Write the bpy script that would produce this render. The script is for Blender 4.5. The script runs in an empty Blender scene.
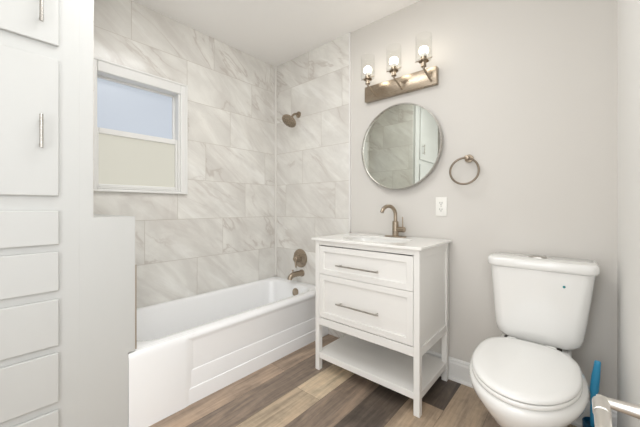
import bpy, bmesh, math, random
from mathutils import Vector, Matrix
PI = math.pi
S = bpy.context.scene
COL = S.collection

# ------------------------------------------------------------------ camera
cam_d = bpy.data.cameras.new('camera')
cam = bpy.data.objects.new('camera', cam_d); COL.objects.link(cam)
cam.location = (0.0, -1.941, 1.077)
cam.rotation_euler = (PI/2, 0, math.radians(40.94))
cam_d.sensor_width = 36; cam_d.lens = 36*296.77/640
cam_d.shift_y = -7.0/640
cam_d.clip_start = 0.02
S.camera = cam

# ------------------------------------------------------------------ world, lights, exposure
W = bpy.data.worlds.new('world'); S.world = W; W.use_nodes = True
bg = W.node_tree.nodes['Background']
bg.inputs[0].default_value = (0.97, 0.985, 1.0, 1); bg.inputs[1].default_value = 1.6
S.view_settings.view_transform = 'Standard'; S.view_settings.look = 'None'
S.view_settings.gamma = 1; S.view_settings.use_curve_mapping = False
S.view_settings.exposure = -0.10

def area(name, loc, size, power, color, rot=(0, 0, 0), size_y=None):
    l = bpy.data.lights.new(name, 'AREA'); l.energy = power; l.color = color
    l.size = size
    if size_y: l.shape = 'RECTANGLE'; l.size = size_y; l.size_y = size
    o = bpy.data.objects.new(name, l); COL.objects.link(o); o.location = loc; o.rotation_euler = rot
    return o
area('top_fill', (-1.00, -1.25, 2.455), 0.80, 13.0, (0.985, 0.995, 1.0))  # added top fill under the ceiling, stands for no known lamp
area('right_fill', (0.30, -1.80, 1.03), 0.86, 4.8, (0.965, 0.985, 1.0), (0, -PI/2, PI), 1.98)  # added fill shining in from the right through the wall opening
area('rear_fill', (-0.25, -3.10, 1.20), 1.0, 20.0, (0.965, 0.985, 1.0), (-PI/2, 0, PI), 2.0)  # added frontal fill from behind the camera for back wall and toilet
def point_light(name, loc, power, soft=0.15):
    l = bpy.data.lights.new(name, 'POINT'); l.energy = power; l.color = (0.975, 0.99, 1.0); l.shadow_soft_size = soft
    o = bpy.data.objects.new(name, l); COL.objects.link(o); o.location = loc
point_light('camera_fill', (-0.10, -2.15, 1.90), 12.0)  # added point fill above and behind the camera, no fixture there
BULB = 11.0

# ------------------------------------------------------------------ material helpers
def srgb(r, g, b):
    f = lambda c: (c/255)/12.92 if c/255 <= 0.04045 else (((c/255)+0.055)/1.055)**2.4
    return (f(r), f(g), f(b), 1)

def mat(name, col, rough=0.5, metal=0.0, coat=0.0, spec=0.5):
    m = bpy.data.materials.new(name); m.use_nodes = True
    b = m.node_tree.nodes['Principled BSDF']
    b.inputs['Base Color'].default_value = col
    b.inputs['Roughness'].default_value = rough
    b.inputs['Metallic'].default_value = metal
    b.inputs['Coat Weight'].default_value = coat
    b.inputs['Specular IOR Level'].default_value = spec
    return m

class NT:
    """small helper for building node trees"""
    def __init__(s, m):
        s.t = m.node_tree; s.n = s.t.nodes; s.l = s.t.links; s.b = s.n['Principled BSDF']
    def new(s, typ, **kw):
        n = s.n.new(typ)
        for k, v in kw.items(): setattr(n, k, v)
        return n
    def set(s, sock, v):
        if hasattr(v, 'node'): s.l.new(v, sock)
        else: sock.default_value = v
    def math(s, op, a, b=0.0, c=None, clamp=False):
        n = s.new('ShaderNodeMath', operation=op, use_clamp=clamp)
        s.set(n.inputs[0], a); s.set(n.inputs[1], b)
        if c is not None: s.set(n.inputs[2], c)
        return n.outputs[0]
    def mix(s, f, a, b):
        n = s.new('ShaderNodeMix', data_type='RGBA')
        s.set(n.inputs[0], f); s.set(n.inputs[6], a); s.set(n.inputs[7], b)
        return n.outputs[2]
    def mapr(s, v, a, b, c=0.0, d=1.0, smooth=True):
        n = s.new('ShaderNodeMapRange'); n.interpolation_type = 'SMOOTHSTEP' if smooth else 'LINEAR'
        s.set(n.inputs[0], v)
        for i, x in enumerate((a, b, c, d)): n.inputs[i+1].default_value = x
        return n.outputs[0]
    def noise(s, vec, scale, detail=4, rough=0.55, dist=0.0):
        n = s.new('ShaderNodeTexNoise')
        s.set(n.inputs['Vector'], vec); n.inputs['Scale'].default_value = scale
        n.inputs['Detail'].default_value = detail; n.inputs['Roughness'].default_value = rough
        n.inputs['Distortion'].default_value = dist
        return n.outputs[0]
    def comb(s, x, y, z):
        n = s.new('ShaderNodeCombineXYZ')
        for i, v in enumerate((x, y, z)): s.set(n.inputs[i], v)
        return n.outputs[0]
    def bump(s, h, strength, dist=0.01):
        n = s.new('ShaderNodeBump'); s.set(n.inputs['Height'], h)
        n.inputs['Strength'].default_value = strength; n.inputs['Distance'].default_value = dist
        s.l.new(n.outputs[0], s.b.inputs['Normal'])

def painted(name, col, rough, amount=0.012):
    """paint with a faint roller texture"""
    m = mat(name, col, rough); k = NT(m)
    tc = k.new('ShaderNodeTexCoord').outputs['Object']
    k.bump(k.noise(tc, 160, 3), 0.05, 0.002)
    n = k.noise(tc, 2.5, 3)
    lo = tuple(c*(1-amount) for c in col[:3])+(1,); hi = tuple(min(1, c*(1+amount)) for c in col[:3])+(1,)
    k.l.new(k.mix(n, lo, hi), k.b.inputs['Base Color'])
    return m

def brushed(name, col, rough):
    m = mat(name, col, rough, 1.0); k = NT(m)
    tc = k.new('ShaderNodeTexCoord').outputs['Object']
    mp = k.new('ShaderNodeMapping'); mp.inputs['Scale'].default_value = (8, 8, 220)
    k.l.new(tc, mp.inputs[0])
    n = k.noise(mp.outputs[0], 3.0, 2)
    k.l.new(k.mapr(n, 0.3, 0.7, rough*0.8, rough*1.25), k.b.inputs['Roughness'])
    return m

def marble_tile(name, axis):
    """large format marble-look tile in a running bond; axis 'Y' for the window wall, 'X' for the shower wall"""
    m = mat(name, srgb(212, 209, 203), 0.16); k = NT(m)
    tc = k.new('ShaderNodeTexCoord').outputs['Object']
    sp = k.new('ShaderNodeSeparateXYZ'); k.l.new(tc, sp.inputs[0])
    X, Y, Z = sp.outputs
    L, H, Z0 = 0.60, 0.305, 0.370
    row = k.math('FLOOR', k.math('DIVIDE', k.math('SUBTRACT', Z, Z0), H))
    if axis == 'Y': run = k.math('SUBTRACT', k.math('MULTIPLY', Y, -1.0), 0.208)
    else: run = k.math('SUBTRACT', k.math('MULTIPLY', X, -1.0), 1.366)
    run = k.math('DIVIDE', k.math('SUBTRACT', run, k.math('MULTIPLY', row, 0.376)), L)
    col = k.math('FLOOR', run)
    fr = k.math('FRACT', run); fz = k.math('FRACT', k.math('DIVIDE', k.math('SUBTRACT', Z, Z0), H))
    # grout
    ex = k.math('MULTIPLY', k.math('MINIMUM', fr, k.math('SUBTRACT', 1.0, fr)), L)
    ez = k.math('MULTIPLY', k.math('MINIMUM', fz, k.math('SUBTRACT', 1.0, fz)), H)
    e = k.math('MINIMUM', ex, ez)
    grout = k.mapr(e, 0.0014, 0.0028, 1.0, 0.0)
    wn = k.new('ShaderNodeTexWhiteNoise', noise_dimensions='3D')
    k.l.new(k.comb(row, col, 3.0), wn.inputs[0])
    # picture-right coordinate along the wall, and the vein frame turned downhill to the right
    h = k.math('MULTIPLY', Y, 1.0) if axis == 'Y' else X
    a = math.radians(-40)
    u = k.math('ADD', k.math('MULTIPLY', h, math.cos(a)), k.math('MULTIPLY', Z, math.sin(a)))
    v = k.math('SUBTRACT', k.math('MULTIPLY', Z, math.cos(a)), k.math('MULTIPLY', h, math.sin(a)))
    off = k.new('ShaderNodeVectorMath', operation='SCALE'); k.l.new(wn.outputs[1], off.inputs[0]); off.inputs[3].default_value = 9.0
    def vec(su, sv):
        ad = k.new('ShaderNodeVectorMath', operation='ADD')
        k.l.new(k.comb(k.math('MULTIPLY', u, su), k.math('MULTIPLY', v, sv), 0.0), ad.inputs[0])
        k.l.new(off.outputs[0], ad.inputs[1]); return ad.outputs[0]
    n1 = k.noise(vec(1.0, 2.6), 1.3, 5, 0.55, 0.9)
    d1 = k.math('ABSOLUTE', k.math('SUBTRACT', n1, 0.5))
    vein = k.mapr(d1, 0.0, 0.026, 1.0, 0.0)
    soft = k.mapr(d1, 0.0, 0.10, 1.0, 0.0)
    n2 = k.noise(vec(1.4, 3.4), 2.6, 6, 0.6, 1.2)
    d2 = k.math('ABSOLUTE', k.math('SUBTRACT', n2, 0.52))
    vein2 = k.mapr(d2, 0.0, 0.016, 1.0, 0.0)
    cloud = k.noise(vec(1.2, 2.0), 2.0, 5, 0.6, 0.5)
    band = k.noise(vec(0.7, 5.0), 1.5, 5, 0.6, 0.7)
    base = k.mix(k.mapr(cloud, 0.3, 0.72), srgb(218, 215, 209), srgb(238, 236, 230))
    base = k.mix(k.math('MULTIPLY', k.mapr(band, 0.48, 0.70), 0.60), base, srgb(207, 202, 196))
    base = k.mix(k.math('MULTIPLY', k.mapr(band, 0.46, 0.30), 0.60), base, srgb(244, 243, 239))
    base = k.mix(k.math('MULTIPLY', soft, 0.22), base, srgb(204, 198, 192))
    gate = k.mapr(k.noise(vec(1.0, 1.0), 1.7, 3), 0.42, 0.62)
    base = k.mix(k.math('MULTIPLY', k.math('MULTIPLY', vein, gate), 0.48), base, srgb(188, 178, 169))
    base = k.mix(k.math('MULTIPLY', k.math('MULTIPLY', vein2, gate), 0.14), base, srgb(196, 186, 178))
    base = k.mix(k.math('MULTIPLY', grout, 0.9), base, srgb(196, 190, 181))
    k.l.new(base, k.b.inputs['Base Color'])
    k.l.new(k.math('ADD', 0.15, k.math('MULTIPLY', grout, 0.5)), k.b.inputs['Roughness'])
    k.bump(k.math('SUBTRACT', 1.0, grout), 0.35, 0.002)
    return m

def plank_floor(name):
    """vinyl planks: tone from the plank's own colour attribute, grain running along the plank"""
    m = mat(name, srgb(150, 130, 108), 0.42); k = NT(m)
    at = k.new('ShaderNodeAttribute', attribute_name='plank_tone')
    an = k.new('ShaderNodeAttribute', attribute_name='plank_shift')
    tc = k.new('ShaderNodeTexCoord').outputs['Object']
    def vec(sx, sy):
        mp = k.new('ShaderNodeMapping'); mp.inputs['Scale'].default_value = (sx, sy, 1); k.l.new(tc, mp.inputs[0])
        ad = k.new('ShaderNodeVectorMath', operation='ADD'); k.l.new(mp.outputs[0], ad.inputs[0])
        k.l.new(an.outputs['Color'], ad.inputs[1]); return ad.outputs[0]
    broad = k.noise(vec(9, 1.8), 1.0, 6, 0.65, 1.2)
    fine = k.noise(vec(60, 3.5), 1.0, 4, 0.6, 0.3)
    saw = k.noise(vec(14, 30), 1.0, 3, 0.6)
    f = k.math('ADD', k.math('MULTIPLY', broad, 0.55), k.math('ADD', k.math('MULTIPLY', fine, 0.35), k.math('MULTIPLY', saw, 0.12)))
    val = k.mapr(f, 0.38, 0.66, 0.55, 1.48, False)
    hs = k.new('ShaderNodeHueSaturation'); k.l.new(at.outputs['Color'], hs.inputs['Color']); k.l.new(val, hs.inputs['Value'])
    warm = k.mix(k.math('MULTIPLY', k.mapr(broad, 0.48, 0.68), 0.30), hs.outputs[0], srgb(180, 152, 124))
    k.l.new(warm, k.b.inputs['Base Color'])
    k.bump(fine, 0.12, 0.002)
    return m

M = {}
M['wall'] = painted('greige_wall_paint', srgb(214, 210, 204), 0.6)
M['ceiling'] = painted('ceiling_paint', srgb(248, 246, 243), 0.7)
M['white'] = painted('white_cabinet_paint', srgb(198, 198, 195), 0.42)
M['trim'] = painted('white_trim_paint', srgb(232, 231, 228), 0.35)
M['wall_white'] = painted('white_wall_paint', srgb(242, 241, 238), 0.5)
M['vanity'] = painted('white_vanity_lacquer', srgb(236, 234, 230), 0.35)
M['tileY'] = marble_tile('marble_tile_window_wall', 'Y')
M['tileX'] = marble_tile('marble_tile_shower_wall', 'X')
M['floor'] = plank_floor('vinyl_planks')
M['tub'] = mat('tub_enamel', srgb(248, 248, 248), 0.12, 0, 0.4)
M['ceramic'] = mat('toilet_china', srgb(241, 240, 237), 0.10, 0, 0.4)
M['seat'] = mat('toilet_seat_plastic', srgb(243, 242, 239), 0.22)
M['quartz'] = mat('white_quartz', srgb(243, 241, 237), 0.15)
M['nickel'] = brushed('brushed_nickel', srgb(168, 154, 137), 0.30)
M['steel'] = brushed('satin_steel', srgb(190, 186, 180), 0.28)
M['nickel_dark'] = brushed('dark_nickel', srgb(138, 126, 112), 0.32)  # nickel in a darker base colour, for the towel ring
M['chrome'] = mat('chrome', srgb(225, 224, 222), 0.08, 1.0)
M['dark'] = mat('dark_gap', srgb(58, 54, 50), 0.6)
M['plastic'] = mat('white_plastic', srgb(240, 238, 232), 0.3)
M['blue'] = mat('blue_plastic', srgb(60, 160, 205), 0.3)
M['darkblue'] = mat('dark_blue_plastic', srgb(22, 78, 108), 0.35)
M['teal'] = mat('teal_print', srgb(24, 128, 134), 0.4)
M['satin'] = mat('satin_chrome', srgb(226, 223, 218), 0.28, 1.0)
M['mirror'] = mat('mirror_silver', srgb(232, 236, 230), 0.0, 1.0)
M['gap_strip'] = mat('shadow_gap_brown', srgb(176, 164, 150), 0.35, 0.6)  # brown that paints the dark shadow gap at the ledge edge
M['tan'] = mat('caulk', srgb(232, 229, 223), 0.5)

def pane(name, col, e, ecol):
    """frosted pane lit by the daylight behind it"""
    m = mat(name, col, 0.28); k = NT(m)
    k.b.inputs['Emission Color'].default_value = ecol
    k.b.inputs['Emission Strength'].default_value = e
    return m
M['pane_up'] = pane('frosted_glass_sky', srgb(120, 126, 134), 0.58, srgb(225, 233, 244))
M['pane_low'] = pane('frosted_glass_double', srgb(128, 128, 122), 0.57, srgb(240, 236, 220))

def emissive(name, col, e):
    m = mat(name, col, 0.4); k = NT(m)
    k.b.inputs['Emission Color'].default_value = col; k.b.inputs['Emission Strength'].default_value = e
    return m
M['bulb'] = emissive('lit_bulb', (1.0, 0.93, 0.82, 1), BULB)

def clear_glass(name):
    m = bpy.data.materials.new(name); m.use_nodes = True; t = m.node_tree; t.nodes.clear()
    o = t.nodes.new('ShaderNodeOutputMaterial'); mx = t.nodes.new('ShaderNodeMixShader')
    tr = t.nodes.new('ShaderNodeBsdfTransparent'); gl = t.nodes.new('ShaderNodeBsdfGlossy'); lw = t.nodes.new('ShaderNodeLayerWeight')
    tr.inputs[0].default_value = (0.985, 0.985, 0.98, 1); gl.inputs['Roughness'].default_value = 0.04
    lw.inputs[0].default_value = 0.12
    mu = t.nodes.new('ShaderNodeMath'); mu.operation = 'MULTIPLY'; mu.inputs[1].default_value = 0.16
    t.links.new(lw.outputs['Fresnel'], mu.inputs[0]); t.links.new(mu.outputs[0], mx.inputs[0]); t.links.new(tr.outputs[0], mx.inputs[1]); t.links.new(gl.outputs[0], mx.inputs[2])
    t.links.new(mx.outputs[0], o.inputs[0]); return m
M['glass'] = clear_glass('clear_shade_glass')

# ------------------------------------------------------------------ mesh helpers
# every helper takes (x, d, z) with d the distance out from the vanity wall (world y = -d)
def V(x, d, z): return Vector((x, -d, z))

def box(bm, x0, x1, d0, d1, z0, z1, bev=0.0, seg=2):
    vs = [bm.verts.new(V(x, d, z)) for x in (x0, x1) for d in (d0, d1) for z in (z0, z1)]
    fs = [bm.faces.new([vs[i] for i in q]) for q in ((0, 1, 3, 2), (4, 6, 7, 5), (0, 4, 5, 1), (2, 3, 7, 6), (0, 2, 6, 4), (1, 5, 7, 3))]
    bmesh.ops.recalc_face_normals(bm, faces=fs)
    if bev > 0:
        es = list({e for f in fs for e in f.edges})
        bmesh.ops.bevel(bm, geom=es, offset=bev, segments=seg, profile=0.5, affect='EDGES')
    return bm

def loft(bm, rings, close_start=True, close_end=True, loop=False):
    R = [[bm.verts.new(p) for p in r] for r in rings]
    n = len(R[0]); fs = []
    pairs = list(zip(R, R[1:])) + ([(R[-1], R[0])] if loop else [])
    for a, b in pairs:
        for i in range(n):
            j = (i+1) % n
            fs.append(bm.faces.new((a[i], a[j], b[j], b[i])))
    if not loop:
        if close_start: fs.append(bm.faces.new(R[0][::-1]))
        if close_end: fs.append(bm.faces.new(R[-1]))
    bmesh.ops.recalc_face_normals(bm, faces=fs)
    return bm

def tube(bm, pts, r, n=16, caps=True):
    """round bar through (x, d, z) points; r a number or one radius per point"""
    P = [V(*p) for p in pts]
    rs = r if isinstance(r, (list, tuple)) else [r]*len(P)
    T = []
    for i in range(len(P)):
        a = P[max(0, i-1)]; b = P[min(len(P)-1, i+1)]; T.append((b-a).normalized())
    ref = Vector((0, 0, 1)) if abs(T[0].z) < 0.9 else Vector((1, 0, 0))
    u = T[0].cross(ref).normalized(); rings = []
    for i, p in enumerate(P):
        u = (u - T[i]*u.dot(T[i])).normalized(); w = T[i].cross(u)
        rings.append([p + (u*math.cos(2*PI*k/n) + w*math.sin(2*PI*k/n))*rs[i] for k in range(n)])
    return loft(bm, rings, caps, caps)

def lathe(bm, c, axis, prof, n=32):
    """prof: (radius, distance along axis) pairs from point c (x,d,z); axis in (x,d,z) too"""
    A = V(*axis).normalized(); O = V(*c)
    ref = Vector((0, 0, 1)) if abs(A.z) < 0.9 else Vector((1, 0, 0))
    u = A.cross(ref).normalized(); w = A.cross(u)
    rings = [[O + A*h + (u*math.cos(2*PI*k/n) + w*math.sin(2*PI*k/n))*max(r, 1e-4) for k in range(n)] for r, h in prof]
    return loft(bm, rings)

def torus(bm, c, axis, R, r, n=48, m=12):
    A = V(*axis).normalized(); O = V(*c)
    ref = Vector((0, 0, 1)) if abs(A.z) < 0.9 else Vector((1, 0, 0))
    u = A.cross(ref).normalized(); w = A.cross(u); rings = []
    for i in range(n):
        q = u*math.cos(2*PI*i/n) + w*math.sin(2*PI*i/n)
        rings.append([O + q*(R + r*math.cos(2*PI*k/m)) + A*r*math.sin(2*PI*k/m) for k in range(m)])
    return loft(bm, rings, loop=True)

def rrect(x0, x1, d0, d1, z, r, n=6):
    """ring of a rounded rectangle at height z"""
    r = min(r, (x1-x0)/2-1e-4, (d1-d0)/2-1e-4); pts = []
    for cx, cd, a0 in ((x1-r, d1-r, 0), (x0+r, d1-r, PI/2), (x0+r, d0+r, PI), (x1-r, d0+r, 1.5*PI)):
        for k in range(n+1):
            a = a0 + PI/2*k/n; pts.append(V(cx+r*math.cos(a), cd+r*math.sin(a), z))
    return pts

def egg(cx, a, db, df, z, n=48, sq=2.3, mid=None):
    """egg ring: half width a, back at db, front at df; the back half squarer than the front"""
    mid = mid if mid is not None else db + (df-db)*0.46; pts = []
    for k in range(n):
        t = 2*PI*k/n; c, s = math.cos(t), math.sin(t)
        e = 2.0 if s > 0 else sq
        x = a*math.copysign(abs(c)**(2/e), c); y = math.copysign(abs(s)**(2/e), s)
        pts.append(V(cx+x, mid + (y*(df-mid) if s > 0 else y*(mid-db)), z))
    return pts

WL = {}
def obj(name, bm, m, parent=None, origin=None, smooth=None, mods=None):
    """link a bmesh as ONE mesh object; origin (x,d,z) when top-level, otherwise the parent's origin"""
    o = bpy.data.objects.new(name, bpy.data.meshes.new(name))
    if parent is not None: org = WL[parent.name]
    else: org = V(*origin) if origin else Vector((0, 0, 0))
    bmesh.ops.translate(bm, verts=bm.verts, vec=-org)
    bm.to_mesh(o.data); bm.free()
    for mm in (m if isinstance(m, (list, tuple)) else [m]): o.data.materials.append(mm)
    COL.objects.link(o)
    if parent is not None: o.parent = parent
    else: o.location = org
    WL[o.name] = org
    if smooth is not None:
        for p in o.data.polygons: p.use_smooth = True
        o.data.set_sharp_from_angle(angle=math.radians(smooth))
    return o

def tag(o, label, cat, group=None):
    o['label'] = label; o['category'] = cat
    if group: o['group'] = group
    return o

def thing(name, label, cat, origin, group=None):
    o = bpy.data.objects.new(name, None); o.empty_display_size = 0.05; COL.objects.link(o)
    o.location = V(*origin); WL[o.name] = V(*origin)
    return tag(o, label, cat, group)

def struct(name, bm, m, parent=None, smooth=None):
    o = obj(name, bm, m, parent, smooth=smooth)
    if parent is None: o['kind'] = 'structure'
    return o
B = bmesh.new

# ------------------------------------------------------------------ the room
XL, XR, ZC, DB = -2.266, 0.140, 2.464, 2.80        # window wall, right wall, ceiling, wall behind the camera
XF = -1.590                                         # face of the tub, the alcove wall and the linen cabinet
XT = -1.374                                         # where the shower tile stops

# floor planks, one face each, end joints and tones as in the photograph
T = dict(dk=srgb(98, 87, 78), dk2=srgb(134, 118, 104), md=srgb(150, 132, 115), md2=srgb(164, 143, 124),
         lt=srgb(201, 182, 155), lt2=srgb(182, 163, 139), tn=srgb(173, 153, 131))
rows = [(-2.3, -1.81, [(-0.1, 3.1, 'md')]), (-1.81, -1.628, [(-0.1, 3.1, 'lt2')]),
        (-1.628, -1.446, [(-0.1, 0.62, 'md2'), (0.62, 1.9, 'md2'), (1.9, 3.1, 'dk')]),
        (-1.446, -1.264, [(-0.1, 1.28, 'dk2'), (1.28, 3.1, 'lt2')]),
        (-1.264, -1.083, [(-0.1, 0.695, 'lt'), (0.695, 1.9, 'lt2'), (1.9, 3.1, 'dk')]),
        (-1.083, -0.899, [(-0.1, 1.1, 'dk2'), (1.1, 3.1, 'md')]),
        (-0.899, -0.715, [(-0.1, 0.95, 'dk'), (0.95, 3.1, 'lt')]),
        (-0.715, -0.533, [(-0.1, 0.330, 'dk'), (0.330, 1.55, 'tn'), (1.55, 3.1, 'dk2')]),
        (-0.533, -0.351, [(-0.1, 0.9, 'tn'), (0.9, 3.1, 'md')]),
        (-0.351, -0.169, [(-0.1, 0.7, 'md'), (0.7, 3.1, 'lt2')]),
        (-0.169, 0.013, [(-0.1, 1.2, 'lt2'), (1.2, 3.1, 'dk2')]), (0.013, 0.3, [(-0.1, 0.5, 'md2'), (0.5, 3.1, 'md')])]
bm = B(); tones = []; rnd = random.Random(4)
for x0, x1, segs in rows:
    for d0, d1, t in segs:
        g = 0.0006
        bm.faces.new([bm.verts.new(V(*p)) for p in ((x0+g, d1-g, 0), (x1-g, d1-g, 0), (x1-g, d0+g, 0), (x0+g, d0+g, 0))])
        tones.append((T[t], (rnd.random()*40, rnd.random()*40, 0, 1)))
bm.faces.new([bm.verts.new(V(*p)) for p in ((-2.4, 3.0, -0.003), (0.3, 3.0, -0.003), (0.3, -0.1, -0.003), (-2.4, -0.1, -0.003))])
tones.append((srgb(70, 60, 52), (0, 0, 0, 1)))
fl = struct('floor', bm, M['floor'])
for nm, i in (('plank_tone', 0), ('plank_shift', 1)):
    at = fl.data.attributes.new(nm, 'FLOAT_COLOR', 'FACE')
    for f, tt in enumerate(tones): at.data[f].color = tt[i]

struct('ceiling', box(B(), XL-0.15, XR+0.15, -0.12, DB+0.1, ZC, ZC+0.1), M['ceiling'])
struct('wall_back', box(B(), XL-0.15, XR+0.15, -0.12, -0.010, 0, ZC), M['wall'])
struct('wall_shower', box(B(), XL, XT, -0.010, 0.0, 0, ZC), M['tileX'])          # tile cladding beside the vanity
bm = B()                                            # with an opening added to let the right-hand fill light in
box(bm, XR, XR+0.12, -0.01, 1.36, 0, ZC); box(bm, XR, XR+0.12, 2.24, DB+0.1, 0, ZC); box(bm, XR, XR+0.12, 1.36, 2.24, 2.04, ZC)
struct('wall_right', bm, M['wall_white'])

# window wall with the opening
WY0, WY1, WZ0, WZ1 = 0.932, 1.472, 1.190, 1.935      # opening
bm = B()
box(bm, XL-0.12, XL, -0.12, WY0, 0, ZC); box(bm, XL-0.12, XL, WY1, DB+0.1, 0, ZC)
box(bm, XL-0.12, XL, WY0, WY1, 0, WZ0); box(bm, XL-0.12, XL, WY0, WY1, WZ1, ZC)
struct('wall_left', bm, M['tileY'])

# the wall behind the camera, with an opening added for the rear fill light
bm = B()
box(bm, XL, -0.85, DB, DB+0.1, 0, ZC); box(bm, 0.08, XR, DB, DB+0.1, 0, ZC); box(bm, -0.85, 0.08, DB, DB+0.1, 2.08, ZC)
struct('wall_front', bm, M['wall'])

# alcove end wall: low ledge over the tub end, full height behind it
bm = B()
ol = [(1.480, 0.0), (1.480, 0.392), (1.451, 0.392), (1.451, 1.030), (1.613, 1.030), (1.613, ZC), (1.660, ZC), (1.660, 0.0)]
loft(bm, [[V(x, d, z) for d, z in ol] for x in (XL+0.002, XF)])
struct('wall_alcove', bm, M['white'])
struct('wall_alcove_tile', box(B(), XL+0.001, XF-0.030, 1.604, 1.6135, 1.0305, ZC-0.001), M['tileX'])

# trims: tile edges and corner beads, shadow-gap strip, baseboard
struct('trim_1', box(B(), XT-0.001, XT+0.009, -0.0095, 0.004, 0.875, ZC-0.001, 0.002), M['trim'])
struct('trim_2', box(B(), XL+0.0005, XL+0.018, 0.0005, 0.018, 0.40, ZC-0.001, 0.003), M['tan'])
struct('gap_shade', box(B(), XF-0.006, XF+0.0015, 1.4445, 1.4508, 0.398, 0.80, 0.001), M['gap_strip'])  # thin strip drawn in place of a narrow shadow gap
bm = B()
prof = [(0.006, 0.0), (0.006, 0.100), (0.004, 0.107), (0.002, 0.112), (0.002, 0.120), (-0.003, 0.128), (-0.0095, 0.131), (-0.0095, 0.0)]
loft(bm, [[V(x, d, z) for d, z in prof] for x in (-1.372, XR-0.001)])
bm2 = [(0.018, 0.0), (0.018, 0.010), (0.013, 0.017), (0.0062, 0.019), (0.0062, 0.0)]
loft(bm, [[V(x, d, z) for d, z in bm2] for x in (-1.372, XR-0.001)])
struct('baseboard_back', bm, M['trim'])

# ------------------------------------------------------------------ window
def quadframe(bm, xo, xi, y0, y1, z0, z1, wy0, wy1, wz0, wz1, bev=0.003):
    """a frame of four bars; w* are the bar widths at y0, y1, z0, z1"""
    box(bm, xo, xi, y0, y0+wy0, z0, z1, bev); box(bm, xo, xi, y1-wy1, y1, z0, z1, bev)
    box(bm, xo, xi, y0+wy0, y1-wy1, z0, z0+wz0, bev); box(bm, xo, xi, y0+wy0, y1-wy1, z1-wz1, z1, bev)
bm = B(); quadframe(bm, XL, XL+0.018, 0.893, 1.530, 1.171, 2.000, 0.050, 0.075, 0.018, 0.078, 0.005)
quadframe(bm, XL+0.0175, XL+0.024, 0.893, 1.530, 1.171, 2.000, 0.014, 0.014, 0.010, 0.014, 0.003)
win = struct('window_1', bm, M['trim'])
bm = B(); quadframe(bm, XL-0.11, XL+0.004, 0.933, 1.471, 1.1905, 1.9345, 0.022, 0.018, 0.008, 0.014, 0.002)
obj('jamb', bm, M['trim'], win)
bm = B(); quadframe(bm, XL-0.100, XL-0.060, 0.954, 1.454, 1.550, 1.921, 0.014, 0.012, 0.026, 0.012, 0.003)
s1 = obj('upper_sash', bm, M['trim'], win)
obj('frosted_pane', box(B(), XL-0.085, XL-0.078, 0.966, 1.444, 1.574, 1.911), M['pane_up'], s1)
bm = B(); quadframe(bm, XL-0.056, XL-0.010, 0.954, 1.454, 1.1990, 1.577, 0.016, 0.012, 0.022, 0.036, 0.004)
s2 = obj('lower_sash', bm, M['trim'], win)
obj('frosted_pane', box(B(), XL-0.038, XL-0.031, 0.968, 1.444, 1.219, 1.543), M['pane_low'], s2)

# ------------------------------------------------------------------ bathtub
ZR = 0.385
tub = thing('bathtub', 'white alcove bathtub with a stepped apron under the frosted window', 'bathtub', (-1.93, 0.74, 0))
bm = B()
x0, x1, e0, e1 = XL+0.001, XF, 0.0015, 1.4795
xa = XF-0.009                      # main panel face
outer = [rrect(x0, xa, e0, e1, z, 0.004) for z in (0.0, 0.33)]
rings = outer + [rrect(x0, x1-0.006, e0, e1, 0.345, 0.006), rrect(x0, x1, e0, e1, 0.356, 0.010), rrect(x0, x1, e0, e1, 0.366, 0.012),
                 rrect(x0+0.002, x1-0.004, e0+0.002, e1-0.002, 0.378, 0.014), rrect(x0+0.005, x1-0.013, e0+0.004, e1-0.004, ZR, 0.02),
                 rrect(x0+0.040, x1-0.068, e0+0.070, e1-0.050, ZR+0.001, 0.11), rrect(x0+0.050, x1-0.080, e0+0.082, e1-0.066, ZR-0.006, 0.12),
                 rrect(x0+0.058, x1-0.088, e0+0.090, e1-0.080, ZR-0.024, 0.125), rrect(x0+0.085, x1-0.110, e0+0.118, e1-0.200, 0.16, 0.13),
                 rrect(x0+0.100, x1-0.125, e0+0.140, e1-0.250, 0.095, 0.13), rrect(x0+0.150, x1-0.170, e0+0.200, e1-0.320, 0.070, 0.12)]
loft(bm, rings)
obj('tub_body', bm, M['tub'], tub, smooth=40)
# stepped apron: three bands, each a little prouder than the one above, and the flat end panel
bm = B()
ap = [(xa-0.004, 0.0), (XF+0.001, 0.0), (XF+0.001, 0.077), (XF-0.000, 0.083), (XF-0.005, 0.0855), (XF-0.005, 0.174), (XF-0.006, 0.180), (xa+0.0005, 0.1825), (xa-0.004, 0.1825)]
loft(bm, [[V(x, d, z) for x, z in ap] for d in (0.003, 1.215)])
obj('apron', bm, M['tub'], tub, smooth=30)
bm = B()
pr = [(XF-0.030, 0.0), (XF+0.005, 0.0), (XF+0.005, 0.345), (XF+0.0035, 0.362), (XF-0.001, 0.376), (XF-0.006, 0.384), (XF-0.030, 0.3858)]
def sl(d, k): return [V(x if x < XF else XF-0.012+(x-XF+0.012)*k, d, z) for x, z in pr]
loft(bm, [sl(1.150, 0.0), sl(1.168, 0.22), sl(1.196, 0.80), sl(1.215, 1.0), sl(1.470, 1.0), sl(1.4785, 0.9)])
obj('end_panel', bm, M['tub'], tub, smooth=40)
bm = B(); lathe(bm, (-1.885, 0.094, 0.318), (0, 1, 0.16), [(0.034, 0.0), (0.036, 0.006), (0.034, 0.011), (0.020, 0.014), (0.0, 0.0145)])
ov = obj('overflow_plate', bm, M['nickel'], tub, smooth=40); ov['label'] = 'brushed nickel overflow plate'
bm = B(); lathe(bm, (-1.905, 0.30, 0.071), (0, 0, 1), [(0.03, 0), (0.032, 0.003), (0.0, 0.004)])
obj('drain', bm, M['nickel'], tub, smooth=40)

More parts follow.
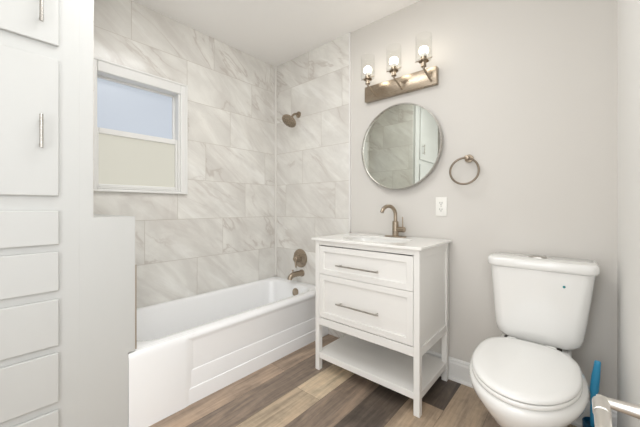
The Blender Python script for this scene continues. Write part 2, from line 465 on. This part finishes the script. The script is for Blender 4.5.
# ------------------------------------------------------------------ shower fittings on the tiled wall
sh = thing('shower_fixture', 'round nickel shower head on a bent arm high on the tile', 'shower head', (-1.945, 0, 1.925))
obj('flange', lathe(B(), (-1.945, 0.0005, 1.925), (0, 1, 0), [(0.030, 0), (0.029, 0.006), (0.018, 0.012), (0.0, 0.012)]), M['nickel'], sh, smooth=40)
arm = [(-1.945, 0.004, 1.925), (-1.945, 0.03, 1.925), (-1.943, 0.055, 1.918), (-1.94, 0.08, 1.900), (-1.930, 0.10, 1.877)]
obj('arm', tube(B(), arm, 0.0105), M['nickel'], sh, smooth=60)
hd = obj('spray_head', lathe(B(), (-1.930, 0.098, 1.880), (-0.02, 0.68, -0.85),
     [(0.012, 0), (0.018, 0.008), (0.018, 0.020), (0.026, 0.030), (0.062, 0.046), (0.070, 0.054), (0.070, 0.062), (0.064, 0.066), (0.0, 0.066)]), M['nickel'], sh, smooth=35)
ax = V(-0.02, 0.68, -0.85).normalized(); o_ = V(-1.930, 0.098, 1.880) + ax*0.0655
u_ = ax.cross(Vector((0, 0, 1))).normalized(); w_ = ax.cross(u_)
bm = B()
for rr, nn in ((0.014, 6), (0.030, 12), (0.046, 18), (0.058, 24)):
    for k in range(nn):
        c = o_ + (u_*math.cos(2*PI*k/nn) + w_*math.sin(2*PI*k/nn))*rr
        lathe(bm, (c.x, -c.y, c.z), (ax.x, -ax.y, ax.z), [(0.003, 0), (0.0022, 0.0025), (0, 0.003)], 6)
nz = obj('nozzles', bm, M['dark'], hd); nz['label'] = 'dark rubber spray nozzles'

vl = thing('shower_valve', 'round nickel shower valve with a lever, above the tub spout', 'faucet valve', (-1.921, 0, 0.603))
obj('escutcheon', lathe(B(), (-1.921, 0.0005, 0.603), (0, 1, 0), [(0.085, 0), (0.085, 0.004), (0.080, 0.012), (0.050, 0.016), (0.044, 0.020), (0.0, 0.020)], 48), M['nickel'], vl, smooth=35)
obj('stem', lathe(B(), (-1.921, 0.020, 0.603), (0, 1, 0), [(0.034, 0), (0.032, 0.020), (0.024, 0.030), (0.024, 0.052), (0.020, 0.056), (0, 0.056)]), M['nickel'], vl, smooth=40)
obj('lever', tube(B(), [(-1.921, 0.064, 0.603), (-1.915, 0.068, 0.565), (-1.908, 0.072, 0.528)], [0.012, 0.009, 0.007]), M['nickel'], vl, smooth=60)

sp = thing('tub_spout', 'nickel tub spout on the tile just above the rim', 'tub spout', (-1.900, 0, 0.470))
obj('spout_flange', lathe(B(), (-1.900, 0.0005, 0.470), (0, 1, 0), [(0.032, 0), (0.032, 0.010), (0.027, 0.014), (0, 0.014)]), M['nickel'], sp, smooth=40)
obj('spout_body', tube(B(), [(-1.900, 0.010, 0.470), (-1.900, 0.08, 0.473), (-1.900, 0.125, 0.470), (-1.900, 0.148, 0.456), (-1.900, 0.155, 0.434)], [0.026, 0.025, 0.0245, 0.023, 0.021]), M['nickel'], sp, smooth=60)
obj('diverter_knob', lathe(B(), (-1.900, 0.118, 0.491), (0, 0, 1), [(0.005, 0), (0.005, 0.016), (0.009, 0.018), (0.009, 0.026), (0, 0.028)]), M['nickel'], sp, smooth=40)

# ------------------------------------------------------------------ linen cabinet
cb = thing('linen_cabinet', 'tall built-in white linen cabinet at the left beside the tub wall', 'cabinet', (-1.92, 1.98, 0))
C0, C1 = 1.6601, 2.300
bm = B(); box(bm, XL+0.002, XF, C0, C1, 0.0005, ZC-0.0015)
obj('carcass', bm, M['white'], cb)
def slab(z0, z1, d0=1.727, d1=2.240):
    """front with a small eased edge and a routed inner line"""
    b = B(); box(b, XF+0.0008, XF+0.015, d0, d1, z0, z1, 0.004, 3); return b
def bar_pull(parent, d, zc, length, m, x=XF+0.015):
    b = B(); tube(b, [(x+0.030, d, zc-length/2), (x+0.030, d, zc+length/2)], 0.0058)
    for s in (-1, 1): tube(b, [(x-0.0005, d, zc+s*(length/2-0.02)), (x+0.030, d, zc+s*(length/2-0.02))], 0.0045)
    return obj('handle', b, m, parent, smooth=50)
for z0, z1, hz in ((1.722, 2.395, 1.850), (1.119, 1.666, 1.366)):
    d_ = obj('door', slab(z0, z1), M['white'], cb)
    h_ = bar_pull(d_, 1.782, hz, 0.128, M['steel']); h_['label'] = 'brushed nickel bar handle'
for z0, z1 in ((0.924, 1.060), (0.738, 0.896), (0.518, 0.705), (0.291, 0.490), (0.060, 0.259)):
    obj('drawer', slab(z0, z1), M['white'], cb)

# ------------------------------------------------------------------ vanity
vx0, vx1, vd0, vd1, vzb, vzt = -1.316, -0.606, 0.020, 0.471, 0.301, 0.854
va = thing('bathroom_vanity', 'white sink vanity with two drawers and an open slatless bottom shelf', 'vanity', (-0.963, 0.245, 0))
va['label'] = 'white sink vanity with two drawers and an open bottom shelf'
P_ = 0.033
for lx in (vx0, vx1-P_):
    for ld in (vd0, vd1-P_):
        obj('leg', box(B(), lx, lx+P_, ld, ld+P_, 0, vzt, 0.0025), M['vanity'], va)
bm = B()
box(bm, vx0+0.006, vx1-0.012, vd0+0.004, vd1-0.014, vzb+0.002, vzb+0.02)               # bottom board
box(bm, vx0+0.006, vx1-0.010, vd0+0.002, vd0+0.014, vzb+0.002, vzt)                     # back board
box(bm, vx0+P_, vx1-P_, vd1-0.028, vd1-0.0015, vzb, vzb+0.048, 0.002)                   # bottom rail
obj('carcass', bm, M['vanity'], va)
obj('top_rail', box(B(), vx0+P_, vx1-P_, vd1-0.028, vd1-0.0015, 0.825, vzt, 0.002), M['vanity'], va)
for sx, s in ((vx1, 1), (vx0, -1)):
    bm = B(); a = lambda p, q: (sx-q, sx-p) if s > 0 else (sx+p, sx+q)
    xx = a(0.010, 0.018); box(bm, xx[0], xx[1], vd0+0.02, vd1-0.02, vzb, vzt-0.002)
    xx = a(0.002, 0.014)
    box(bm, xx[0], xx[1], vd0+P_, vd1-P_, vzb, vzb+0.046, 0.002)
    box(bm, xx[0], xx[1], vd0+P_, vd1-P_, vzt-0.046, vzt, 0.002)
    obj('side_panel', bm, M['vanity'], va)
def shaker(z0, z1, fr):
    b = B(); x0, x1, f = vx0+P_+0.0012, vx1-P_-0.002, vd1-0.001
    box(b, x0+0.01, x1-0.01, f-0.020, f-0.008, z0+0.01, z1-0.01)
    box(b, x0, x0+fr, f-0.018, f, z0, z1, 0.002); box(b, x1-fr, x1, f-0.018, f, z0, z1, 0.002)
    box(b, x0+fr-0.002, x1-fr+0.002, f-0.018, f, z0, z0+fr, 0.002); box(b, x0+fr-0.002, x1-fr+0.002, f-0.018, f, z1-fr, z1, 0.002)
    return b
for z0, z1, hz in ((0.6365, 0.819, 0.711), (0.354, 0.6345, 0.473)):
    dr = obj('drawer', shaker(z0, z1, 0.036), M['vanity'], va)
    b = B(); f = vd1-0.009
    tube(b, [(-1.128, f+0.032, hz), (-0.832, f+0.032, hz)], 0.0048)
    for hx in (-1.108, -0.852): tube(b, [(hx, f, hz), (hx, f+0.032, hz)], 0.0040)
    h_ = obj('handle', b, M['steel'], dr, smooth=50); h_['label'] = 'thin steel bar handle'
bm = B()
box(bm, vx0+0.012, vx1-0.012, vd0+0.012, vd1-0.012, 0.096, 0.115, 0.002)
box(bm, vx0+P_, vx1-P_, vd1-0.020, vd1-0.003, 0.081, 0.117, 0.002); box(bm, vx0+P_, vx1-P_, vd0+0.003, vd0+0.020, 0.081, 0.117, 0.002)
box(bm, vx1-0.020, vx1-0.003, vd0+P_, vd1-P_, 0.081, 0.117, 0.002); box(bm, vx0+0.003, vx0+0.020, vd0+P_, vd1-P_, 0.081, 0.117, 0.002)
obj('shelf', bm, M['vanity'], va)
# countertop with an oval cut-out and the undermounted basin
cx, cd, sa, sb = -0.968, 0.275, 0.215, 0.140
n = 64
def ov_ring(a, b_, z, e=3.2):
    r = []
    for k in range(n):
        t = 2*PI*k/n; c, s = math.cos(t), math.sin(t)
        r.append(V(cx+a*math.copysign(abs(c)**(2/e), c), cd+b_*math.copysign(abs(s)**(2/e), s), z))
    return r
def rect_ring(x0, x1, d0, d1, z):
    r = []
    for k in range(n):
        t = 2*PI*k/n; c, s = math.cos(t), math.sin(t); m_ = max(abs(c), abs(s)); c, s = c/m_, s/m_
        r.append(V((x0+x1)/2+c*(x1-x0)/2, (d0+d1)/2+s*(d1-d0)/2, z))
    return r
T0 = (-1.337, -0.591, 0.001, 0.487)
bm = B()
loft(bm, [ov_ring(sa, sb, 0.8545), ov_ring(sa, sb, 0.868), ov_ring(sa+0.002, sb+0.002, 0.870), rect_ring(T0[0]+0.002, T0[1]-0.002, T0[2]+0.002, T0[3]-0.002, 0.870),
          rect_ring(*T0, 0.868), rect_ring(*T0, 0.8565), rect_ring(T0[0]+0.002, T0[1]-0.002, T0[2]+0.002, T0[3]-0.002, 0.8545)], loop=True)
obj('countertop', bm, M['quartz'], va, smooth=35)
bm = B()
loft(bm, [ov_ring(sa+0.018, sb+0.018, 0.8542), ov_ring(sa+0.002, sb+0.002, 0.8542), ov_ring(sa-0.01, sb-0.01, 0.80), ov_ring(sa-0.035, sb-0.03, 0.745), ov_ring(sa-0.12, sb-0.07, 0.735),
          ov_ring(0.02, 0.02, 0.732, 2), ov_ring(0.02, 0.02, 0.720, 2), ov_ring(sa-0.10, sb-0.05, 0.722), ov_ring(sa-0.02, sb-0.02, 0.735), ov_ring(sa+0.004, sb+0.004, 0.80), ov_ring(sa+0.018, sb+0.018, 0.846)], False, False, loop=True)
obj('basin', bm, M['ceramic'], va, smooth=50)

# faucet
fx, fd = -0.939, 0.072
fa = thing('sink_faucet', 'brushed nickel gooseneck faucet standing on the white vanity top', 'faucet', (fx, fd, 0.870))
bm = B(); loft(bm, [rrect(fx-0.078, fx+0.078, fd-0.026, fd+0.026, z, 0.025) for z in (0.8703, 0.875)] + [rrect(fx-0.075, fx+0.075, fd-0.023, fd+0.023, 0.877, 0.022)])
obj('deck_plate', bm, M['nickel'], fa, smooth=30)
obj('body', lathe(B(), (fx, fd, 0.8765), (0, 0, 1), [(0.025, 0), (0.025, 0.004), (0.021, 0.006), (0.021, 0.098), (0.019, 0.100), (0.0135, 0.102), (0, 0.102)]), M['nickel'], fa, smooth=35)
dirx, dird = -0.34, 0.94
pts = [(fx, fd, 0.975), (fx, fd, 1.010)]
Rg = 0.062
for k in range(0, 13):
    a = PI - (PI*0.90)*k/12
    q = Rg + Rg*math.cos(a)
    pts.append((fx+dirx*q, fd+dird*q, 1.018+Rg*math.sin(a)))
obj('spout', tube(B(), pts, 0.0125, 20), M['nickel'], fa, smooth=60)
obj('handle_hub', lathe(B(), (fx+0.018, fd, 0.922), (1, 0, 0), [(0.014, 0), (0.0185, 0.004), (0.0185, 0.046), (0.015, 0.050), (0, 0.050)]), M['nickel'], fa, smooth=35)
obj('lever', tube(B(), [(fx+0.052, fd, 0.930), (fx+0.052, fd, 0.965), (fx+0.052, fd, 1.008)], [0.0048, 0.0042, 0.0040], 12), M['nickel'], fa, smooth=60)

# ------------------------------------------------------------------ mirror
mx, mz, mr = -0.944, 1.493, 0.300
mi = thing('wall_mirror', 'round frameless-looking mirror with a thin silver rim above the vanity', 'mirror', (mx, 0.0, mz))
mi['label'] = 'round mirror with a thin silver rim above the vanity'
tilt = math.radians(1.3)
na = (-math.sin(tilt), math.cos(tilt), 0.014)
mo = (mx, 0.008, mz)
obj('glass_disc', lathe(B(), mo, na, [(mr-0.008, 0.0), (mr-0.008, 0.0115), (0.0, 0.0115)], 96), M['mirror'], mi, smooth=20)
bm = B(); A_ = V(*na).normalized(); O_ = V(*mo); u_ = A_.cross(Vector((0, 0, 1))).normalized(); w_ = A_.cross(u_)
loft(bm, [[O_ + A_*h + (u_*math.cos(2*PI*k/96) + w_*math.sin(2*PI*k/96))*r for k in range(96)]
          for r, h in ((mr-0.0095, 0.0), (mr, 0.0), (mr, 0.020), (mr-0.007, 0.020), (mr-0.0075, 0.0125), (mr-0.0095, 0.0117))], loop=True)
rm = obj('rim', bm, M['steel'], mi, smooth=35)

# ------------------------------------------------------------------ vanity light
lt = thing('vanity_light', 'three-bulb brushed nickel wall light with clear glass shades above the round mirror', 'wall light', (-0.945, 0.0, 1.915))
bm = B(); box(bm, -1.213, -0.677, -0.0098, 0.030, 1.862, 1.974, 0.003)
obj('backplate', bm, M['nickel'], lt, smooth=30)
LD = 0.125
for lx in (-1.126, -0.924, -0.722):
    a_ = obj('arm', tube(B(), [(lx+0.012, 0.029, 1.884), (lx+0.009, 0.055, 1.898), (lx+0.001, LD-0.010, 1.930), (lx, LD, 1.937), (lx, LD, 1.950)], 0.0062, 12), M['nickel'], lt, smooth=60)
    so = obj('lamp_socket', lathe(B(), (lx, LD, 1.944), (0, 0, 1), [(0.008, 0), (0.017, 0.003), (0.017, 0.012), (0.0145, 0.014), (0.0145, 0.026), (0.0175, 0.028), (0.0175, 0.062), (0.015, 0.064), (0.0, 0.064)]), M['nickel'], lt, smooth=35)
    b = B(); lathe(b, (lx, LD, 1.978), (0, 0, 1), [(0.030, 0), (0.031, 0.002), (0.030, 0.004), (0.0, 0.004)])
    tube(b, [(lx-0.054, LD, 1.990), (lx+0.054, LD, 1.990)], 0.0028, 8)
    obj('shade_holder', b, M['nickel'], so, smooth=40)
    b = B(); r0 = 0.049; t_ = 0.0022
    prof = [(0.018, 1.9825), (r0-0.006, 1.9825), (r0, 1.988), (r0, 2.138), (r0-t_, 2.138), (r0-t_, 1.990), (r0-0.007, 1.985), (0.018, 1.985)]
    loft(b, [[V(lx+r*math.cos(2*PI*k/40), LD+r*math.sin(2*PI*k/40), z) for k in range(40)] for r, z in prof], loop=True)
    sd = obj('glass_shade', b, M['glass'], lt, smooth=40); sd['label'] = 'clear glass cylinder shade'
    obj('bulb_neck', lathe(B(), (lx, LD, 2.004), (0, 0, 1), [(0.013, 0), (0.0135, 0.004), (0.0205, 0.0198), (0.0, 0.0198)], 24), M['plastic'], so, smooth=50)
    bu = obj('bulb', lathe(B(), (lx, LD, 2.024), (0, 0, 1), [(0.021, 0), (0.0255, 0.008), (0.028, 0.018), (0.0275, 0.028), (0.0235, 0.038), (0.014, 0.046), (0.0, 0.048)], 24), M['bulb'], lt, smooth=60)
    bu['label'] = 'glowing white bulb'

# ------------------------------------------------------------------ towel ring
tr = thing('towel_ring', 'brushed nickel towel ring hanging on the wall above the toilet', 'towel ring', (-0.494, 0, 1.366))
tr['label'] = 'brushed nickel towel ring on the wall to the right of the round mirror'
obj('rosette', lathe(B(), (-0.494, -0.0095, 1.366), (0, 1, 0), [(0.024, 0), (0.024, 0.014), (0.022, 0.017), (0.012, 0.018), (0.011, 0.052), (0.013, 0.053), (0.013, 0.066), (0.010, 0.068), (0, 0.068)]), M['nickel'], tr, smooth=40)
obj('ring', torus(B(), (-0.508, 0.050, 1.288), (0.06, 1, 0.06), 0.078, 0.0062), M['nickel_dark'], tr, smooth=60)

# ------------------------------------------------------------------ outlet
ou = thing('wall_outlet', 'white electrical outlet on the wall above the right end of the vanity', 'outlet', (-0.660, 0, 1.079))
bm = B(); box(bm, -0.695, -0.625, -0.0098, -0.004, 1.016, 1.138, 0.003); obj('cover_plate', bm, M['plastic'], ou, smooth=30)
for zz in (1.100, 1.058):
    b = B(); lathe(b, (-0.660, -0.0042, zz), (0, 1, 0), [(0.0165, 0), (0.0165, 0.002), (0.0155, 0.0026), (0, 0.0026)], 28)
    rc = obj('receptacle', b, M['plastic'], ou, smooth=30)
    b = B(); box(b, -0.668, -0.6655, -0.0018, -0.0010, zz-0.004, zz+0.007); box(b, -0.6545, -0.652, -0.0018, -0.0010, zz-0.004, zz+0.006)
    lathe(b, (-0.660, -0.0018, zz-0.009), (0, 1, 0), [(0.003, 0), (0.003, 0.0008), (0, 0.0008)], 10)
    sl_ = obj('slots', b, M['dark'], rc); sl_['label'] = 'dark plug slots'
b = B(); lathe(b, (-0.660, -0.0042, 1.079), (0, 1, 0), [(0.0032, 0), (0.0028, 0.0012), (0, 0.0014)], 12); obj('screw', b, M['steel'], ou, smooth=40)

# ------------------------------------------------------------------ toilet
tx = -0.142
to = thing('toilet', 'white two-piece toilet with the lid closed, right of the vanity', 'toilet', (tx, 0.40, 0))
bm = B()
bx_ = -0.168
loft(bm, [egg(bx_, 0.108, 0.105, 0.560, 0.0), egg(bx_, 0.110, 0.105, 0.565, 0.012), egg(bx_, 0.100, 0.110, 0.555, 0.03), egg(bx_, 0.098, 0.115, 0.555, 0.10), egg(bx_, 0.112, 0.115, 0.590, 0.17),
          egg(bx_, 0.142, 0.115, 0.660, 0.24), egg(bx_, 0.172, 0.120, 0.722, 0.305), egg(bx_, 0.197, 0.130, 0.748, 0.345), egg(bx_, 0.202, 0.140, 0.757, 0.372), egg(bx_, 0.197, 0.150, 0.752, 0.390),
          egg(bx_, 0.180, 0.160, 0.742, 0.398)])
obj('bowl', bm, M['ceramic'], to, smooth=60)
bm = B(); loft(bm, [rrect(tx-0.150, tx+0.110, 0.030, 0.265, 0.300, 0.06), rrect(tx-0.165, tx+0.122, 0.025, 0.275, 0.360, 0.05), rrect(tx-0.165, tx+0.122, 0.025, 0.275, 0.392, 0.05), rrect(tx-0.155, tx+0.112, 0.030, 0.262, 0.404, 0.05)])
obj('tank_deck', bm, M['ceramic'], to, smooth=50)
def tring(hw, d0, d1, z, bow=0.012, r=0.045, sx=0.0):
    """tank section: rounded corners and a slightly bowed front"""
    ps = rrect(tx+sx-hw, tx+sx+hw, d0, d1, z, r, 8); out = []
    for p in ps:
        if -p.y > (d0+d1)/2: p = p + Vector((0, -bow*(1-((p.x-tx-sx)/hw)**2), 0))
        out.append(p)
    return out
bm = B()
loft(bm, [tring(0.110, 0.055, 0.150, 0.404, sx=-.010), tring(0.150, 0.040, 0.172, 0.422, sx=-.010), tring(0.166, 0.030, 0.186, 0.442, sx=-.010), tring(0.174, 0.024, 0.193, 0.475, sx=-.009), tring(0.181, 0.020, 0.198, 0.54, sx=-.007), tring(0.192, 0.016, 0.203, 0.66, sx=-.003), tring(0.204, 0.013, 0.207, 0.785)])
tk = obj('tank', bm, M['ceramic'], to, smooth=60)
b = B(); lathe(b, (-0.045, 0.2135, 0.715), (0, 1, 0), [(0.0052, 0), (0.0052, 0.0035), (0, 0.0035)], 16)
lg = obj('logo', b, M['teal'], tk); lg['label'] = 'small teal logo dot on the tank front'
bm = B()
loft(bm, [tring(0.206, 0.012, 0.210, 0.776), tring(0.213, 0.008, 0.216, 0.779), tring(0.2155, 0.006, 0.219, 0.788), tring(0.2155, 0.006, 0.219, 0.808), tring(0.211, 0.009, 0.215, 0.818), tring(0.202, 0.016, 0.206, 0.8225)])
ld = obj('tank_lid', bm, M['ceramic'], to, smooth=60)
b = B(); loft(b, [rrect(tx-0.045, tx+0.030, 0.080, 0.130, z, 0.024) for z in (0.820, 0.8265)] + [rrect(tx-0.042, tx+0.027, 0.083, 0.127, 0.828, 0.021)])
fb = obj('flush_button', b, M['steel'], ld, smooth=40); fb['label'] = 'flat grey push button'
bm = B()
loft(bm, [egg(bx_, 0.179, 0.225, 0.748, 0.3995, sq=3), egg(bx_, 0.183, 0.222, 0.752, 0.404, sq=3), egg(bx_, 0.183, 0.222, 0.752, 0.412, sq=3), egg(bx_, 0.180, 0.224, 0.749, 0.4165, sq=3)])
obj('seat', bm, M['seat'], to, smooth=50)
bm = B()
loft(bm, [egg(bx_, 0.177, 0.226, 0.746, 0.4185, sq=3), egg(bx_, 0.182, 0.223, 0.751, 0.422, sq=3), egg(bx_, 0.182, 0.223, 0.751, 0.430, sq=3), egg(bx_, 0.175, 0.228, 0.744, 0.4365, sq=3), egg(bx_, 0.153, 0.245, 0.720, 0.4395, sq=3), egg(bx_, 0.09, 0.32, 0.64, 0.4415, sq=3)])
obj('lid', bm, M['seat'], to, smooth=50)
for s in (-1, 1):
    b = B(); loft(b, [rrect(bx_+s*0.075-0.022, bx_+s*0.075+0.022, 0.205, 0.236, z, 0.010) for z in (0.402, 0.428)] + [rrect(bx_+s*0.075-0.018, bx_+s*0.075+0.018, 0.209, 0.232, 0.432, 0.009)])
    obj('hinge', b, M['seat'], to, smooth=40)
for s in (-1, 1):
    b = B(); lathe(b, (bx_+s*0.105, 0.170, 0.404), (0, 0, 1), [(0.011, 0), (0.011, 0.012), (0.006, 0.014), (0, 0.03)], 6)
    bo = obj('tank_bolt', b, M['dark'], to); bo['label'] = 'dark tank bolt'

# ------------------------------------------------------------------ toilet brush
tb = thing('toilet_brush', 'toilet brush with a flat blue handle, standing on the floor right of the toilet', 'toilet brush', (0.058, 0.155, 0))
obj('holder', lathe(B(), (0.058, 0.150, 0.0005), (0, 0, 1), [(0.044, 0), (0.046, 0.004), (0.040, 0.05), (0.042, 0.115), (0.039, 0.118), (0.037, 0.10), (0.0, 0.09)]), M['darkblue'], tb, smooth=40)
b = B()
hp = [(0.050, 0.150, 0.092, 0.008, 0.008), (0.051, 0.152, 0.20, 0.008, 0.008), (0.053, 0.154, 0.24, 0.010, 0.009), (0.056, 0.156, 0.265, 0.0155, 0.010), (0.061, 0.158, 0.33, 0.0145, 0.010), (0.0655, 0.159, 0.375, 0.0115, 0.009), (0.067, 0.160, 0.395, 0.011, 0.007), (0.067, 0.160, 0.400, 0.008, 0.004)]
loft(b, [[V(x+w*math.cos(2*PI*k/20), d+t*math.sin(2*PI*k/20), z) for k in range(20)] for x, d, z, w, t in hp])
hb = obj('handle', b, M['blue'], tb, smooth=60); hb['label'] = 'bright blue plastic handle'

# ------------------------------------------------------------------ toilet paper holder
ph = thing('toilet_paper_holder', 'empty chrome toilet paper holder on the right wall in the near corner', 'toilet paper holder', (XR, 1.05, 0.660))
RX, RZ = 0.037, 0.655
for dd in (1.052, 1.205):
    b = B()
    tube(b, [(XR-0.0005, dd, RZ), (XR-0.010, dd, RZ), (XR-0.020, dd, RZ), (XR-0.050, dd, RZ), (RX+0.012, dd, RZ), (RX, dd, RZ), (RX-0.006, dd, RZ)], [0.030, 0.028, 0.018, 0.0125, 0.010, 0.0115, 0.009], 24)
    obj('post', b, M['satin'], ph, smooth=50)
b = B(); tube(b, [(RX+0.001, 1.060, RZ), (RX+0.001, 1.064, RZ), (RX+0.001, 1.110, RZ), (RX+0.001, 1.1105, RZ), (RX+0.001, 1.194, RZ), (RX+0.001, 1.198, RZ)], [0.011, 0.0145, 0.0145, 0.0130, 0.0130, 0.010], 28)
ro = obj('roller', b, M['satin'], ph, smooth=40); ro['label'] = 'bare shiny spring roller'
